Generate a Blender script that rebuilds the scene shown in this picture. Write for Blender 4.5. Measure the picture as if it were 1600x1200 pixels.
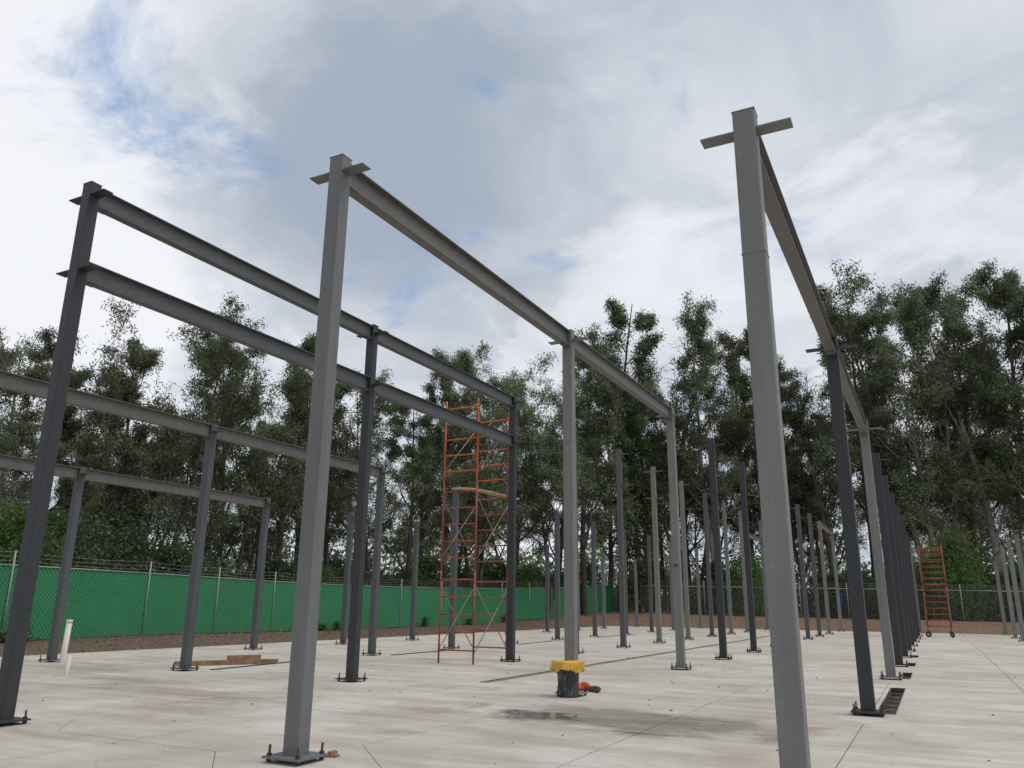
import bpy, bmesh, math, random
import numpy as np
from mathutils import Vector, Matrix

for o in list(bpy.data.objects): bpy.data.objects.remove(o)
S = bpy.context.scene
COL = S.collection
R = math.radians
random.seed(7)

# ------------------------------------------------------------------ camera
CAMZ = 1.25
F_PX = 1241.47                       # focal length in pixels of the 1600 px wide picture
PITCH, ROLL, YAW = R(15.533), R(0.604), R(-27.317)
fw = Vector((math.sin(YAW)*math.cos(PITCH), math.cos(YAW)*math.cos(PITCH), math.sin(PITCH)))
rt = Vector((math.cos(YAW), -math.sin(YAW), 0)); up = rt.cross(fw)
r2 = rt*math.cos(ROLL)+up*math.sin(ROLL); u2 = -rt*math.sin(ROLL)+up*math.cos(ROLL)
cd = bpy.data.cameras.new('camera'); cam = bpy.data.objects.new('camera', cd); COL.objects.link(cam)
cam.matrix_world = Matrix(((r2.x, u2.x, -fw.x, 0), (r2.y, u2.y, -fw.y, 0), (r2.z, u2.z, -fw.z, CAMZ), (0, 0, 0, 1)))
cd.sensor_width = 36; cd.lens = F_PX/1600*36; cd.clip_start = 0.05; cd.clip_end = 6000
S.camera = cam
def ray(x, y): return fw+r2*((x-800)/F_PX)-u2*((y-600)/F_PX)
def G(x, y, z=0.0):                  # photo pixel -> point on the level z
    d = ray(x, y); return Vector((0, 0, CAMZ))+d*((z-CAMZ)/d.z)
def AT(x, y, D):                     # photo pixel -> point at depth D
    d = ray(x, y); return Vector((0, 0, CAMZ))+d*D

# ------------------------------------------------------------------ sky, sun, exposure
SUN_EL, SUN_AZ = R(62), R(70)        # azimuth measured from +Y towards +X
W = bpy.data.worlds.new('World'); S.world = W; W.use_nodes = True
nt = W.node_tree; nt.nodes.clear()
def N(t, **k):
    n = nt.nodes.new(t)
    for a, b in k.items(): setattr(n, a, b)
    return n
L = lambda a, b: nt.links.new(a, b)
def mth(op, a, b=None, c=None, clamp=False):
    n = N('ShaderNodeMath', operation=op, use_clamp=clamp)
    for i, v in enumerate((a, b, c)):
        if v is None: continue
        if isinstance(v, (int, float)): n.inputs[i].default_value = v
        else: L(v, n.inputs[i])
    return n.outputs[0]
def smooth(v, a, b):
    n = N('ShaderNodeMapRange', interpolation_type='SMOOTHSTEP')
    L(v, n.inputs[0]); n.inputs[1].default_value = a; n.inputs[2].default_value = b
    return n.outputs[0]
def mixc(f, a, b):
    n = N('ShaderNodeMix', data_type='RGBA')
    if isinstance(f, float): n.inputs[0].default_value = f
    else: L(f, n.inputs[0])
    for i, v in ((6, a), (7, b)):
        if isinstance(v, tuple): n.inputs[i].default_value = (*v, 1)
        else: L(v, n.inputs[i])
    return n.outputs[2]
def vm(op, a, b):
    n = N('ShaderNodeVectorMath', operation=op)
    for i, v in enumerate((a, b)):
        if isinstance(v, (tuple, Vector)): n.inputs[i].default_value = v
        else: L(v, n.inputs[i])
    return n
sky = N('ShaderNodeTexSky', sky_type='NISHITA', sun_disc=False, sun_elevation=SUN_EL, sun_rotation=SUN_AZ)
sky.air_density = 1.0; sky.dust_density = 1.5
tc = N('ShaderNodeTexCoord'); D0 = tc.outputs['Generated']
sp = N('ShaderNodeSeparateXYZ'); L(D0, sp.inputs[0])
zz = mth('ADD', mth('MAXIMUM', sp.outputs[2], 0.0), 0.22)
cb = N('ShaderNodeCombineXYZ'); L(mth('DIVIDE', sp.outputs[0], zz), cb.inputs[0]); L(mth('DIVIDE', sp.outputs[1], zz), cb.inputs[1])
PL = cb.outputs[0]                   # the cloud layer, flattened overhead
def noise(v, sc, det=6, ro=0.55, dist=0.0, off=(0, 0, 0)):
    a = vm('ADD', v, Vector(off)).outputs[0]
    n = N('ShaderNodeTexNoise'); L(a, n.inputs['Vector'])
    n.inputs['Scale'].default_value = sc; n.inputs['Detail'].default_value = det
    n.inputs['Roughness'].default_value = ro; n.inputs['Distortion'].default_value = dist
    return n
wn = noise(PL, 1.6, 6, 0.6, 0, (3, 1, 0))
wob = vm('SCALE', vm('SUBTRACT', wn.outputs['Color'], (0.5, 0.5, 0.5)).outputs[0], (0, 0, 0)); wob.inputs['Scale'].default_value = 0.24
DW = vm('NORMALIZE', vm('ADD', D0, wob.outputs[0]).outputs[0], (0, 0, 0)).outputs[0]
def blob(x, y, deg, inner=0.0):      # soft cloud mass seen towards a photo pixel
    d = ray(x, y).normalized()
    return smooth(vm('DOT_PRODUCT', DW, d).outputs['Value'], math.cos(R(deg)), math.cos(R(inner)))
big = noise(PL, 0.9, 5, 0.5, 0.3, (5.2, 2.1, 0)).outputs['Fac']
fine = noise(PL, 3.0, 9, 0.60, 0.7, (1.7, 8.3, 0)).outputs['Fac']
puff = noise(PL, 1.5, 10, 0.6, 0.8, (7.7, 0.6, 0)).outputs['Fac']
edge = smooth(puff, 0.47, 0.54)                                                     # firm-edged cloud banks
b = mth('ADD', mth('ADD', mth('MULTIPLY', big, 0.52), mth('MULTIPLY', fine, 0.56)), mth('MULTIPLY', edge, 0.13))     # about 0.57
for x, y, dg, w in ((470, 200, 15, -0.20), (640, 120, 14, -0.14), (720, 330, 13, -0.12), (1150, 130, 16, -0.08), (60, 240, 15, 0.22), (110, 490, 9, 0.34), (330, 60, 8, 0.10),
                    (960, 380, 14, 0.10), (300, 370, 9, 0.08)):
    b = mth('ADD', b, mth('MULTIPLY', blob(x, y, dg), w))
bright = smooth(b, 0.20, 0.94)
ramp = N('ShaderNodeValToRGB'); L(bright, ramp.inputs[0])
e = ramp.color_ramp.elements
e[0].position = 0; e[0].color = (3.5, 4.05, 4.9, 1)
e[1].position = 1; e[1].color = (8.2, 8.35, 8.8, 1)
m1 = e.new(0.5); m1.color = (5.7, 6.1, 6.75, 1)
gap = noise(PL, 2.6, 9, 0.62, 0.4, (0.4, 3.9, 0)).outputs['Fac']
hole = mth('ADD', mth('MULTIPLY', smooth(gap, 0.56, 0.72), 0.36),
           mth('MULTIPLY', smooth(mth('ADD', gap, mth('MULTIPLY', blob(190, 95, 9), 0.17)), 0.60, 0.80), 0.75), clamp=True)
bluesky = mixc(0.55, sky.outputs[0], (2.6, 4.7, 8.0))
colr = mixc(hole, ramp.outputs[0], bluesky)
bg = N('ShaderNodeBackground'); bg.inputs[1].default_value = 0.1; L(colr, bg.inputs[0])
wo = N('ShaderNodeOutputWorld'); L(bg.outputs[0], wo.inputs[0])

sl = bpy.data.lights.new('sun', 'SUN'); sl.energy = 1.5; sl.angle = R(32); sl.color = (1, 0.965, 0.91)
so = bpy.data.objects.new('sun', sl); COL.objects.link(so)
sd = Vector((math.sin(SUN_AZ)*math.cos(SUN_EL), math.cos(SUN_AZ)*math.cos(SUN_EL), math.sin(SUN_EL)))
so.rotation_euler = sd.to_track_quat('Z', 'Y').to_euler(); so.location = (20, 10, 40)
S.view_settings.view_transform = 'Standard'; S.view_settings.look = 'None'
S.view_settings.exposure = 0.12; S.view_settings.gamma = 1.0; S.view_settings.use_curve_mapping = False
S.render.engine = 'CYCLES'
S.cycles.max_bounces = 5; S.cycles.diffuse_bounces = 3; S.cycles.transmission_bounces = 3; S.cycles.transparent_max_bounces = 8

# ------------------------------------------------------------------ materials
def mat(name, build):
    m = bpy.data.materials.new(name); m.use_nodes = True
    t = m.node_tree; t.nodes.clear()
    out = t.nodes.new('ShaderNodeOutputMaterial'); p = t.nodes.new('ShaderNodeBsdfPrincipled')
    t.links.new(p.outputs[0], out.inputs[0]); build(t, p, out)
    return m
def tn(t, kind, ins=None, **k):
    n = t.nodes.new(kind)
    for a, b_ in k.items(): setattr(n, a, b_)
    for a, v in (ins or {}).items():
        if hasattr(v, 'is_linked') or isinstance(v, bpy.types.NodeSocket): t.links.new(v, n.inputs[a])
        else: n.inputs[a].default_value = v
    return n
def tramp(t, fac, stops):
    n = t.nodes.new('ShaderNodeValToRGB'); t.links.new(fac, n.inputs[0]); e = n.color_ramp.elements
    e[0].position, e[0].color = stops[0][0], (*stops[0][1], 1); e[1].position, e[1].color = stops[-1][0], (*stops[-1][1], 1)
    for p_, c in stops[1:-1]: q = e.new(p_); q.color = (*c, 1)
    return n.outputs[0]
def tmix(t, f, a, b_, mode='MIX'):
    n = t.nodes.new('ShaderNodeMix'); n.data_type = 'RGBA'; n.blend_type = mode
    for i, v in ((0, f), (6, a), (7, b_)):
        if isinstance(v, bpy.types.NodeSocket): t.links.new(v, n.inputs[i])
        elif i == 0: n.inputs[0].default_value = v
        else: n.inputs[i].default_value = (*v, 1)
    return n.outputs[2]
def tnoise(t, vec, sc, det=4, ro=0.55, dist=0.0):
    n = tn(t, 'ShaderNodeTexNoise', {'Scale': sc, 'Detail': det, 'Roughness': ro, 'Distortion': dist})
    if vec is not None: t.links.new(vec, n.inputs['Vector'])
    return n.outputs['Fac']
def tcoord(t, scale=(1, 1, 1), rot=(0, 0, 0)):
    c = t.nodes.new('ShaderNodeTexCoord'); m = tn(t, 'ShaderNodeMapping', {'Scale': scale, 'Rotation': rot})
    t.links.new(c.outputs['Object'], m.inputs[0]); return m.outputs[0]
def tmath(t, op, a, b_=0.0, clamp=False):
    n = t.nodes.new('ShaderNodeMath'); n.operation = op; n.use_clamp = clamp
    for i, v in ((0, a), (1, b_)):
        if isinstance(v, bpy.types.NodeSocket): t.links.new(v, n.inputs[i])
        else: n.inputs[i].default_value = v
    return n.outputs[0]
def tbump(t, p, h, st, dist=0.02):
    b_ = tn(t, 'ShaderNodeBump', {'Strength': st, 'Distance': dist, 'Height': h}); t.links.new(b_.outputs[0], p.inputs['Normal'])

def steel(name, c, rough=0.5, warm=0.25):
    def f(t, p, o):
        v = tcoord(t)
        oi = t.nodes.new('ShaderNodeObjectInfo')
        vv = tn(t, 'ShaderNodeVectorMath', {0: v}, operation='ADD'); t.links.new(oi.outputs['Location'], vv.inputs[1]); v2 = vv.outputs[0]
        st = tn(t, 'ShaderNodeMapping', {'Scale': (6, 6, 0.5)}); t.links.new(v2, st.inputs[0])
        n1 = tnoise(t, st.outputs[0], 1.2, 5, 0.6); n2 = tnoise(t, v2, 28, 4, 0.7); n3 = tnoise(t, v2, 1.1, 3)
        col = tramp(t, n1, [(0.25, tuple(x*0.82 for x in c)), (0.75, tuple(x*1.16 for x in c))])
        col = tmix(t, tmath(t, 'MULTIPLY', n3, warm), col, (c[0]*1.25, c[0]*1.15, c[0]*0.95))
        spot = tramp(t, n2, [(0.70, (0, 0, 0)), (0.76, (1, 1, 1))])
        col = tmix(t, tmath(t, 'MULTIPLY', spot, 0.45), col, (0.05, 0.035, 0.028))
        dr = tn(t, 'ShaderNodeMapping', {'Scale': (17, 17, 0.8)}); t.links.new(v2, dr.inputs[0])
        drip = tramp(t, tnoise(t, dr.outputs[0], 1.0, 4, 0.6), [(0.60, (0, 0, 0)), (0.74, (1, 1, 1))])
        col = tmix(t, tmath(t, 'MULTIPLY', drip, 0.48), col, (c[0]*0.75, c[0]*0.55, c[0]*0.42))
        scuff = tramp(t, tnoise(t, v2, 5.5, 7, 0.75, 1.2), [(0.60, (0, 0, 0)), (0.66, (1, 1, 1))])
        col = tmix(t, tmath(t, 'MULTIPLY', scuff, 0.40), col, (c[0]*1.7, c[0]*1.65, c[0]*1.55))
        t.links.new(col, p.inputs['Base Color'])
        t.links.new(tmath(t, 'ADD', tmath(t, 'MULTIPLY', n1, 0.25), rough-0.1), p.inputs['Roughness'])
        p.inputs['Specular IOR Level'].default_value = 0.4
        tbump(t, p, n2, 0.06, 0.002)
    return mat(name, f)
M = {}
M['steel_dark'] = steel('steel_dark', (0.034, 0.037, 0.042), 0.52, 0.1)
M['steel_mid'] = steel('steel_mid', (0.140, 0.146, 0.150), 0.5)
M['steel_light'] = steel('steel_light', (0.172, 0.180, 0.174), 0.5)
M['steel_slate'] = steel('steel_slate', (0.078, 0.084, 0.090), 0.52, 0.15)
M['steel_warm'] = steel('steel_warm', (0.17, 0.155, 0.13), 0.55, 0.6)
M['beam'] = steel('beam_paint', (0.128, 0.124, 0.120), 0.5, 0.5)
M['beam_blue'] = steel('beam_paint_blue', (0.088, 0.094, 0.100), 0.5, 0.2)
M['galv'] = steel('galvanised', (0.30, 0.31, 0.31), 0.42, 0.1)
def plain(name, c, rough=0.6, var=0.25, sc=9.0, bump=0.1, c2=None):
    def f(t, p, o):
        v = tcoord(t); n = tnoise(t, v, sc, 5, 0.6)
        a = tuple(x*(1-var) for x in c); b_ = c2 or tuple(x*(1+var) for x in c)
        t.links.new(tramp(t, n, [(0.3, a), (0.7, b_)]), p.inputs['Base Color'])
        p.inputs['Roughness'].default_value = rough
        tbump(t, p, n, bump, 0.01)
    return mat(name, f)
M['rust'] = plain('rusted_bolt', (0.06, 0.030, 0.019), 0.8, 0.5, 60)
M['dark'] = plain('dark_steel_pit_shade', (0.03, 0.03, 0.032), 0.6, 0.3, 20)  # dark steel; also the shade colour on the trench floors
M['red'] = plain('red_scaffold_paint', (0.25, 0.058, 0.038), 0.55, 0.4, 7, 0.1, (0.40, 0.085, 0.045))
M['orange'] = plain('orange_scaffold_paint', (0.60, 0.11, 0.035), 0.5, 0.3, 7, 0.1)
M['brace'] = plain('bare_brace_tube', (0.25, 0.19, 0.15), 0.55, 0.4, 7)
M['rubber'] = plain('black_rubber', (0.02, 0.02, 0.02), 0.7)
M['pvc'] = plain('white_pvc', (0.62, 0.60, 0.53), 0.45, 0.08, 6, 0.02)
M['yellow'] = plain('yellow_cloth', (0.60, 0.36, 0.055), 0.75, 0.22, 11, 0.2)
M['redcloth'] = plain('red_cloth', (0.52, 0.045, 0.02), 0.55, 0.3, 18, 0.2)
M['brown'] = plain('brown_leather', (0.075, 0.028, 0.016), 0.75, 0.35, 25, 0.3)
M['blue'] = plain('blue_cloth', (0.03, 0.045, 0.22), 0.8, 0.3, 12)
M['ink'] = plain('dark_marker', (0.03, 0.03, 0.03), 0.8)
M['bark'] = plain('dark_bark', (0.075, 0.062, 0.05), 0.95, 0.45, 3.0, 0.6)
M['bark_pale'] = plain('pale_bark', (0.26, 0.235, 0.20), 0.9, 0.45, 1.6, 0.4)
M['stone'] = plain('debris_stone', (0.09, 0.075, 0.06), 0.9, 0.5, 30)
def f_wood(t, p, o):
    v = tcoord(t, (2, 2, 2)); n = tnoise(t, v, 3, 5); st = tn(t, 'ShaderNodeMapping', {'Scale': (40, 40, 40)}); t.links.new(v, st.inputs[0])
    g = tnoise(t, st.outputs[0], 1, 4)
    c = tramp(t, n, [(0.3, (0.20, 0.105, 0.055)), (0.7, (0.40, 0.235, 0.13))])
    t.links.new(tmix(t, tmath(t, 'MULTIPLY', g, 0.4), c, (0.1, 0.05, 0.03)), p.inputs['Base Color']); p.inputs['Roughness'].default_value = 0.85
    tbump(t, p, g, 0.3, 0.004)
M['wood'] = mat('formwork_timber', f_wood)
M['form'] = plain('old_form_board', (0.085, 0.055, 0.038), 0.9, 0.4, 14)
M['plank'] = plain('weathered_plank', (0.42, 0.29, 0.14), 0.8, 0.3, 6, 0.2)
def f_bucket(t, p, o):
    v = tcoord(t); n = tnoise(t, v, 34, 4, 0.65, 0.4); n2 = tnoise(t, v, 7, 4, 0.6); st = tn(t, 'ShaderNodeMapping', {'Scale': (16, 16, 3)}); t.links.new(v, st.inputs[0])
    n3 = tnoise(t, st.outputs[0], 2.0, 4)
    a = tramp(t, n, [(0.60, (0, 0, 0)), (0.68, (1, 1, 1))]); d = tramp(t, tmath(t, 'MULTIPLY', n2, n3), [(0.24, (0, 0, 0)), (0.40, (1, 1, 1))])
    c = tmix(t, tmath(t, 'MULTIPLY', d, 0.45), (0.017, 0.02, 0.028), (0.26, 0.25, 0.24))
    t.links.new(tmix(t, tmath(t, 'MULTIPLY', a, 0.7), c, (0.40, 0.39, 0.37)), p.inputs['Base Color']); p.inputs['Roughness'].default_value = 0.65
    tbump(t, p, a, 0.3, 0.004)
M['bucket'] = mat('cement_splashed_plastic', f_bucket)

def f_concrete(t, p, o):
    v = tcoord(t)
    big = tnoise(t, v, 0.16, 5, 0.6, 0.4); mid = tnoise(t, v, 0.9, 6, 0.62, 0.5)
    stx = tn(t, 'ShaderNodeMapping', {'Scale': (0.42, 2.1, 1), 'Rotation': (0, 0, R(-4))}); t.links.new(v, stx.inputs[0])
    streak = tnoise(t, stx.outputs[0], 1.0, 6, 0.65, 0.6)
    fine = tnoise(t, v, 30, 5, 0.7)
    c = tramp(t, mid, [(0.28, (0.42, 0.382, 0.325)), (0.52, (0.52, 0.485, 0.430)), (0.75, (0.59, 0.560, 0.510))])
    dirt = tramp(t, tmath(t, 'ADD', tmath(t, 'MULTIPLY', streak, 0.62), tmath(t, 'MULTIPLY', big, 0.5)), [(0.50, (0, 0, 0)), (0.72, (1, 1, 1))])
    c = tmix(t, tmath(t, 'MULTIPLY', dirt, 0.72), c, (0.30, 0.245, 0.180))
    c = tmix(t, tmath(t, 'MULTIPLY', tramp(t, fine, [(0.62, (0, 0, 0)), (0.80, (1, 1, 1))]), 0.35), c, (0.20, 0.17, 0.14))
    blot = tramp(t, tnoise(t, v, 0.42, 7, 0.68, 0.9), [(0.50, (0, 0, 0)), (0.64, (1, 1, 1))])
    c = tmix(t, tmath(t, 'MULTIPLY', blot, 0.46), c, (0.31, 0.26, 0.20))
    # damp patches that dried from a puddle
    def patch(cx, cy, sx, sy, rot, wob, a0, a1):
        s = tn(t, 'ShaderNodeVectorMath', {0: v, 1: (cx, cy, 0)}, operation='SUBTRACT')
        q = tn(t, 'ShaderNodeMapping', {'Rotation': (0, 0, rot), 'Scale': (1/sx, 1/sy, 0)}, vector_type='POINT'); t.links.new(s.outputs[0], q.inputs[0])
        l = tn(t, 'ShaderNodeVectorMath', {0: q.outputs[0]}, operation='LENGTH').outputs['Value']
        n = tnoise(t, v, 1.7, 6, 0.65, 0.5)
        dd = tmath(t, 'ADD', l, tmath(t, 'MULTIPLY', tmath(t, 'SUBTRACT', n, 0.5), wob))
        return tramp(t, dd, [(a0, (1, 1, 1)), (a1, (0, 0, 0))])
    w1 = patch(-3.3, 9.25, 2.3, 1.1, R(-8), 2.0, 0.5, 1.25)
    w2 = patch(-4.35, 9.15, 0.75, 0.60, R(-10), 2.2, 0.35, 0.85)
    w3 = patch(-1.55, 9.1, 0.5, 0.9, 0.2, 2.2, 0.2, 1.05)
    w4 = patch(-9.6, 8.6, 2.4, 0.55, R(40), 1.8, 0.3, 1.0)
    w5 = patch(-8.4, 8.0, 1.3, 2.6, R(8), 2.2, 0.3, 1.2); w6 = patch(-5.6, 8.3, 0.9, 1.8, R(-30), 2.2, 0.3, 1.2); w7 = patch(-11.5, 9.6, 1.6, 0.6, R(10), 1.8, 0.3, 1.1)
    soil = tmath(t, 'MAXIMUM', w5, tmath(t, 'MAXIMUM', w6, w7))
    c = tmix(t, tmath(t, 'MULTIPLY', tmath(t, 'MULTIPLY', soil, streak), 0.75), c, (0.25, 0.19, 0.13))
    mott = tramp(t, tnoise(t, stx.outputs[0], 2.2, 7, 0.7, 1.0), [(0.32, (0.45, 0.45, 0.45)), (0.62, (1, 1, 1))])
    wet = tmath(t, 'MULTIPLY', tmath(t, 'MAXIMUM', w1, w3), mott)
    c = tmix(t, tmath(t, 'MULTIPLY', wet, 0.9), c, (0.150, 0.118, 0.086))
    c = tmix(t, tmath(t, 'MULTIPLY', w4, 0.5), c, (0.24, 0.19, 0.145))
    c = tmix(t, tmath(t, 'MULTIPLY', w2, 0.6), c, (0.15, 0.125, 0.10))
    t.links.new(c, p.inputs['Base Color'])
    r = tmath(t, 'SUBTRACT', 0.82, tmath(t, 'MULTIPLY', w2, 0.62)); r = tmath(t, 'SUBTRACT', r, tmath(t, 'MULTIPLY', wet, 0.30))
    t.links.new(tmath(t, 'MAXIMUM', r, 0.06), p.inputs['Roughness'])
    h = tmath(t, 'MULTIPLY', tmath(t, 'ADD', tmath(t, 'MULTIPLY', streak, 0.6), tmath(t, 'MULTIPLY', fine, 0.25)), tmath(t, 'SUBTRACT', 1.0, w2))
    tbump(t, p, h, 0.22, 0.012)
M['concrete'] = mat('trowelled_concrete', f_concrete)
def f_ground(t, p, o):
    v = tcoord(t); n = tnoise(t, v, 0.35, 6, 0.6); n2 = tnoise(t, v, 6, 6, 0.75); g = tnoise(t, v, 0.12, 4)
    c = tramp(t, n2, [(0.3, (0.055, 0.036, 0.024)), (0.55, (0.125, 0.078, 0.050)), (0.75, (0.21, 0.14, 0.095))])
    sx = t.nodes.new('ShaderNodeSeparateXYZ'); t.links.new(v, sx.inputs[0])
    back = tn(t, 'ShaderNodeMapRange', {0: sx.outputs[1], 1: 46.0, 2: 54.0}).outputs[0]
    c = tmix(t, tmath(t, 'MULTIPLY', back, 0.55), c, (0.21, 0.115, 0.068))
    grass = tramp(t, tmath(t, 'ADD', n, tmath(t, 'MULTIPLY', n2, 0.3)), [(0.66, (0, 0, 0)), (0.78, (1, 1, 1))])
    c = tmix(t, tmath(t, 'MULTIPLY', grass, 0.45), c, (0.055, 0.075, 0.028))
    t.links.new(c, p.inputs['Base Color']); p.inputs['Roughness'].default_value = 0.95
    tbump(t, p, n2, 0.7, 0.05)
M['ground'] = mat('bare_earth', f_ground)
def f_green(t, p, o):
    c = t.nodes.new('ShaderNodeTexCoord')
    w = tn(t, 'ShaderNodeTexNoise', {'Scale': 0.6, 'Detail': 7, 'Roughness': 0.65}); t.links.new(c.outputs['Object'], w.inputs['Vector'])
    sx = t.nodes.new('ShaderNodeSeparateXYZ'); t.links.new(c.outputs['Object'], sx.inputs[0])
    col = tramp(t, w.outputs['Fac'], [(0.3, (0.024, 0.175, 0.074)), (0.7, (0.040, 0.245, 0.108))])
    dust = tmath(t, 'MULTIPLY', tn(t, 'ShaderNodeMapRange', {0: sx.outputs[2], 1: 0.45, 2: 0.0}).outputs[0], w.outputs['Fac'])
    t.links.new(tmix(t, tmath(t, 'MULTIPLY', dust, 0.8), col, (0.11, 0.095, 0.06)), p.inputs['Base Color'])
    p.inputs['Roughness'].default_value = 0.5
M['green'] = mat('green_plastic_slat', f_green)
M['greenwire'] = plain('green_coated_wire', (0.05, 0.29, 0.13), 0.45, 0.15)
def leafmat(name, c, tr=0.35):
    def f(t, p, o):
        oi = t.nodes.new('ShaderNodeObjectInfo'); v = t.nodes.new('ShaderNodeTexCoord').outputs['Object']
        n = tnoise(t, v, 0.55, 3, 0.6)
        a = tramp(t, n, [(0.3, tuple(x*0.68 for x in c)), (0.7, tuple(x*1.35 for x in c))])
        hs = tn(t, 'ShaderNodeHueSaturation', {'Saturation': 0.95, 'Color': a})
        t.links.new(tmath(t, 'ADD', tmath(t, 'MULTIPLY', oi.outputs['Random'], 0.03), 0.488), hs.inputs['Hue'])
        t.links.new(tmath(t, 'ADD', tmath(t, 'MULTIPLY', oi.outputs['Random'], 0.55), 0.90), hs.inputs['Value'])
        t.links.new(hs.outputs[0], p.inputs['Base Color']); p.inputs['Roughness'].default_value = 0.5
        p.inputs['Specular IOR Level'].default_value = 0.35
        tl = tn(t, 'ShaderNodeBsdfTranslucent', {'Color': hs.outputs[0]}); mx = tn(t, 'ShaderNodeMixShader', {0: tr})
        t.links.new(p.outputs[0], mx.inputs[1]); t.links.new(tl.outputs[0], mx.inputs[2]); t.links.new(mx.outputs[0], o.inputs[0])
    return mat(name, f)
LEAF = [leafmat('leaf_dark', (0.066, 0.090, 0.042), 0.4), leafmat('leaf_olive', (0.145, 0.165, 0.070), 0.5), leafmat('leaf_grey_green', (0.175, 0.205, 0.125), 0.45)]
M['leaf_bright'] = leafmat('leaf_bright', (0.075, 0.17, 0.03), 0.45)
M['leaf_bush'] = leafmat('leaf_bush', (0.060, 0.092, 0.034))
M['leaf_dry'] = leafmat('leaf_dry', (0.22, 0.155, 0.10), 0.1)

# ------------------------------------------------------------------ helpers
def link(name, me, m=None, parent=None):
    o = bpy.data.objects.new(name, me); COL.objects.link(o)
    if m is not None and me is not None and not me.materials: me.materials.append(m)
    if parent is not None: o.parent = parent
    return o
def tag(o, label=None, cat=None, group=None, kind=None):
    for k, v in (('label', label), ('category', cat), ('group', group), ('kind', kind)):
        if v: o[k] = v
    return o
def thing(name, label, cat, loc=(0, 0, 0), rz=0, group=None):
    o = link(name, None); o.location = loc; o.rotation_euler = (0, 0, rz); o.empty_display_size = 0.2
    return tag(o, label, cat, group)
def me_from(name, V, Fc):
    me = bpy.data.meshes.new(name); me.from_pydata([tuple(v) for v in V], [], Fc); me.update(); return me
def fast_mesh(name, V, k, matidx=None, mats=(), smooth_=False):      # V: (n*k,3) numpy, separate k-gons
    n = len(V)//k; me = bpy.data.meshes.new(name)
    me.vertices.add(len(V)); me.vertices.foreach_set('co', np.asarray(V, dtype=np.float32).ravel())
    me.loops.add(len(V)); me.loops.foreach_set('vertex_index', np.arange(len(V), dtype=np.int32))
    me.polygons.add(n); me.polygons.foreach_set('loop_start', np.arange(0, n*k, k, dtype=np.int32))
    for m in mats: me.materials.append(m)
    if matidx is not None: me.polygons.foreach_set('material_index', np.asarray(matidx, dtype=np.int32))
    me.update(); return me
class MB:
    def __init__(s): s.V = []; s.F = []
    def box(s, x0, x1, y0, y1, z0, z1):
        b_ = len(s.V)
        s.V += [(x0, y0, z0), (x1, y0, z0), (x1, y1, z0), (x0, y1, z0), (x0, y0, z1), (x1, y0, z1), (x1, y1, z1), (x0, y1, z1)]
        s.F += [tuple(b_+i for i in q) for q in ((0, 3, 2, 1), (4, 5, 6, 7), (0, 1, 5, 4), (1, 2, 6, 5), (2, 3, 7, 6), (3, 0, 4, 7))]
        return s
    def prism(s, poly, z0, z1):
        b_ = len(s.V); n = len(poly)
        s.V += [(x, y, z0) for x, y in poly]+[(x, y, z1) for x, y in poly]
        s.F += [tuple(b_+n+i for i in range(n)), tuple(b_+i for i in reversed(range(n)))]
        s.F += [(b_+i, b_+(i+1) % n, b_+n+(i+1) % n, b_+n+i) for i in range(n)]
        return s
    def tube(s, pts, rad, n=8, caps=True):
        pts = [Vector(p_) for p_ in pts]; rad = rad if isinstance(rad, (list, tuple)) else [rad]*len(pts)
        b_ = len(s.V); ref = None
        for i, p_ in enumerate(pts):
            d = (pts[min(i+1, len(pts)-1)]-pts[max(i-1, 0)]).normalized()
            a = ref if ref is not None else (Vector((1, 0, 0)) if abs(d.x) < 0.9 else Vector((0, 1, 0)))
            u = (a-d*a.dot(d)).normalized(); ref = u; w = d.cross(u)
            for k in range(n):
                t_ = 2*math.pi*k/n; s.V.append(tuple(p_+(u*math.cos(t_)+w*math.sin(t_))*rad[i]))
        for i in range(len(pts)-1):
            for k in range(n):
                s.F.append((b_+i*n+k, b_+i*n+(k+1) % n, b_+(i+1)*n+(k+1) % n, b_+(i+1)*n+k))
        if caps:
            s.F.append(tuple(b_+k for k in reversed(range(n)))); s.F.append(tuple(b_+(len(pts)-1)*n+k for k in range(n)))
        return s
    def mesh(s, name, sm=False):
        me = me_from(name, s.V, s.F)
        if sm:
            for p_ in me.polygons: p_.use_smooth = True
        return me
    def obj(s, name, m, parent=None, sm=False): return link(name, s.mesh(name, sm), m, parent)

# ------------------------------------------------------------------ the setting: ground and slab
ROWX = dict(A=-8.759, B=-4.80, C=-0.869, D=-12.668, E=-16.632, G=3.061)
ROWZ = dict(A=6.24, B=5.54, C=4.865, D=4.73, E=4.115, G=4.025)
YS = [5.50, 11.27, 17.035, 20.86, 24.70, 28.45, 32.27, 36.15, 39.95, 43.77, 49.50]
SX0, SX1, SY0, SY1 = -18.95, 13.0, -7.0, 50.9
def lerp_path(pts, y, i=1):
    for a, b_ in zip(pts, pts[1:]):
        if a[i] <= y <= b_[i]:
            t_ = (y-a[i])/(b_[i]-a[i]); return [a[k]+(b_[k]-a[k])*t_ for k in range(3)]
    return list(pts[0] if y < pts[0][i] else pts[-1])
LF = [(-22.9, 4, 0.06), (-24.3, 14.8, 0.06), (-25.4, 20.5, 0.05), (-26.4, 28, -0.02), (-26.6, 34, -0.06), (-26.3, 42, 0.0), (-25.9, 49, 0.13), (-25.2, 56, 0.32), (-24.3, 62, 0.6), (-23.7, 64.6, 0.76)]
BF = [(-23.4, 64.5, 0.76), (-16, 64.2, 0.60), (-9, 65.2, 0.52), (-2.5, 67, 0.46), (6, 69.2, 0.36), (20, 72.5, 0.3)]
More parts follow.
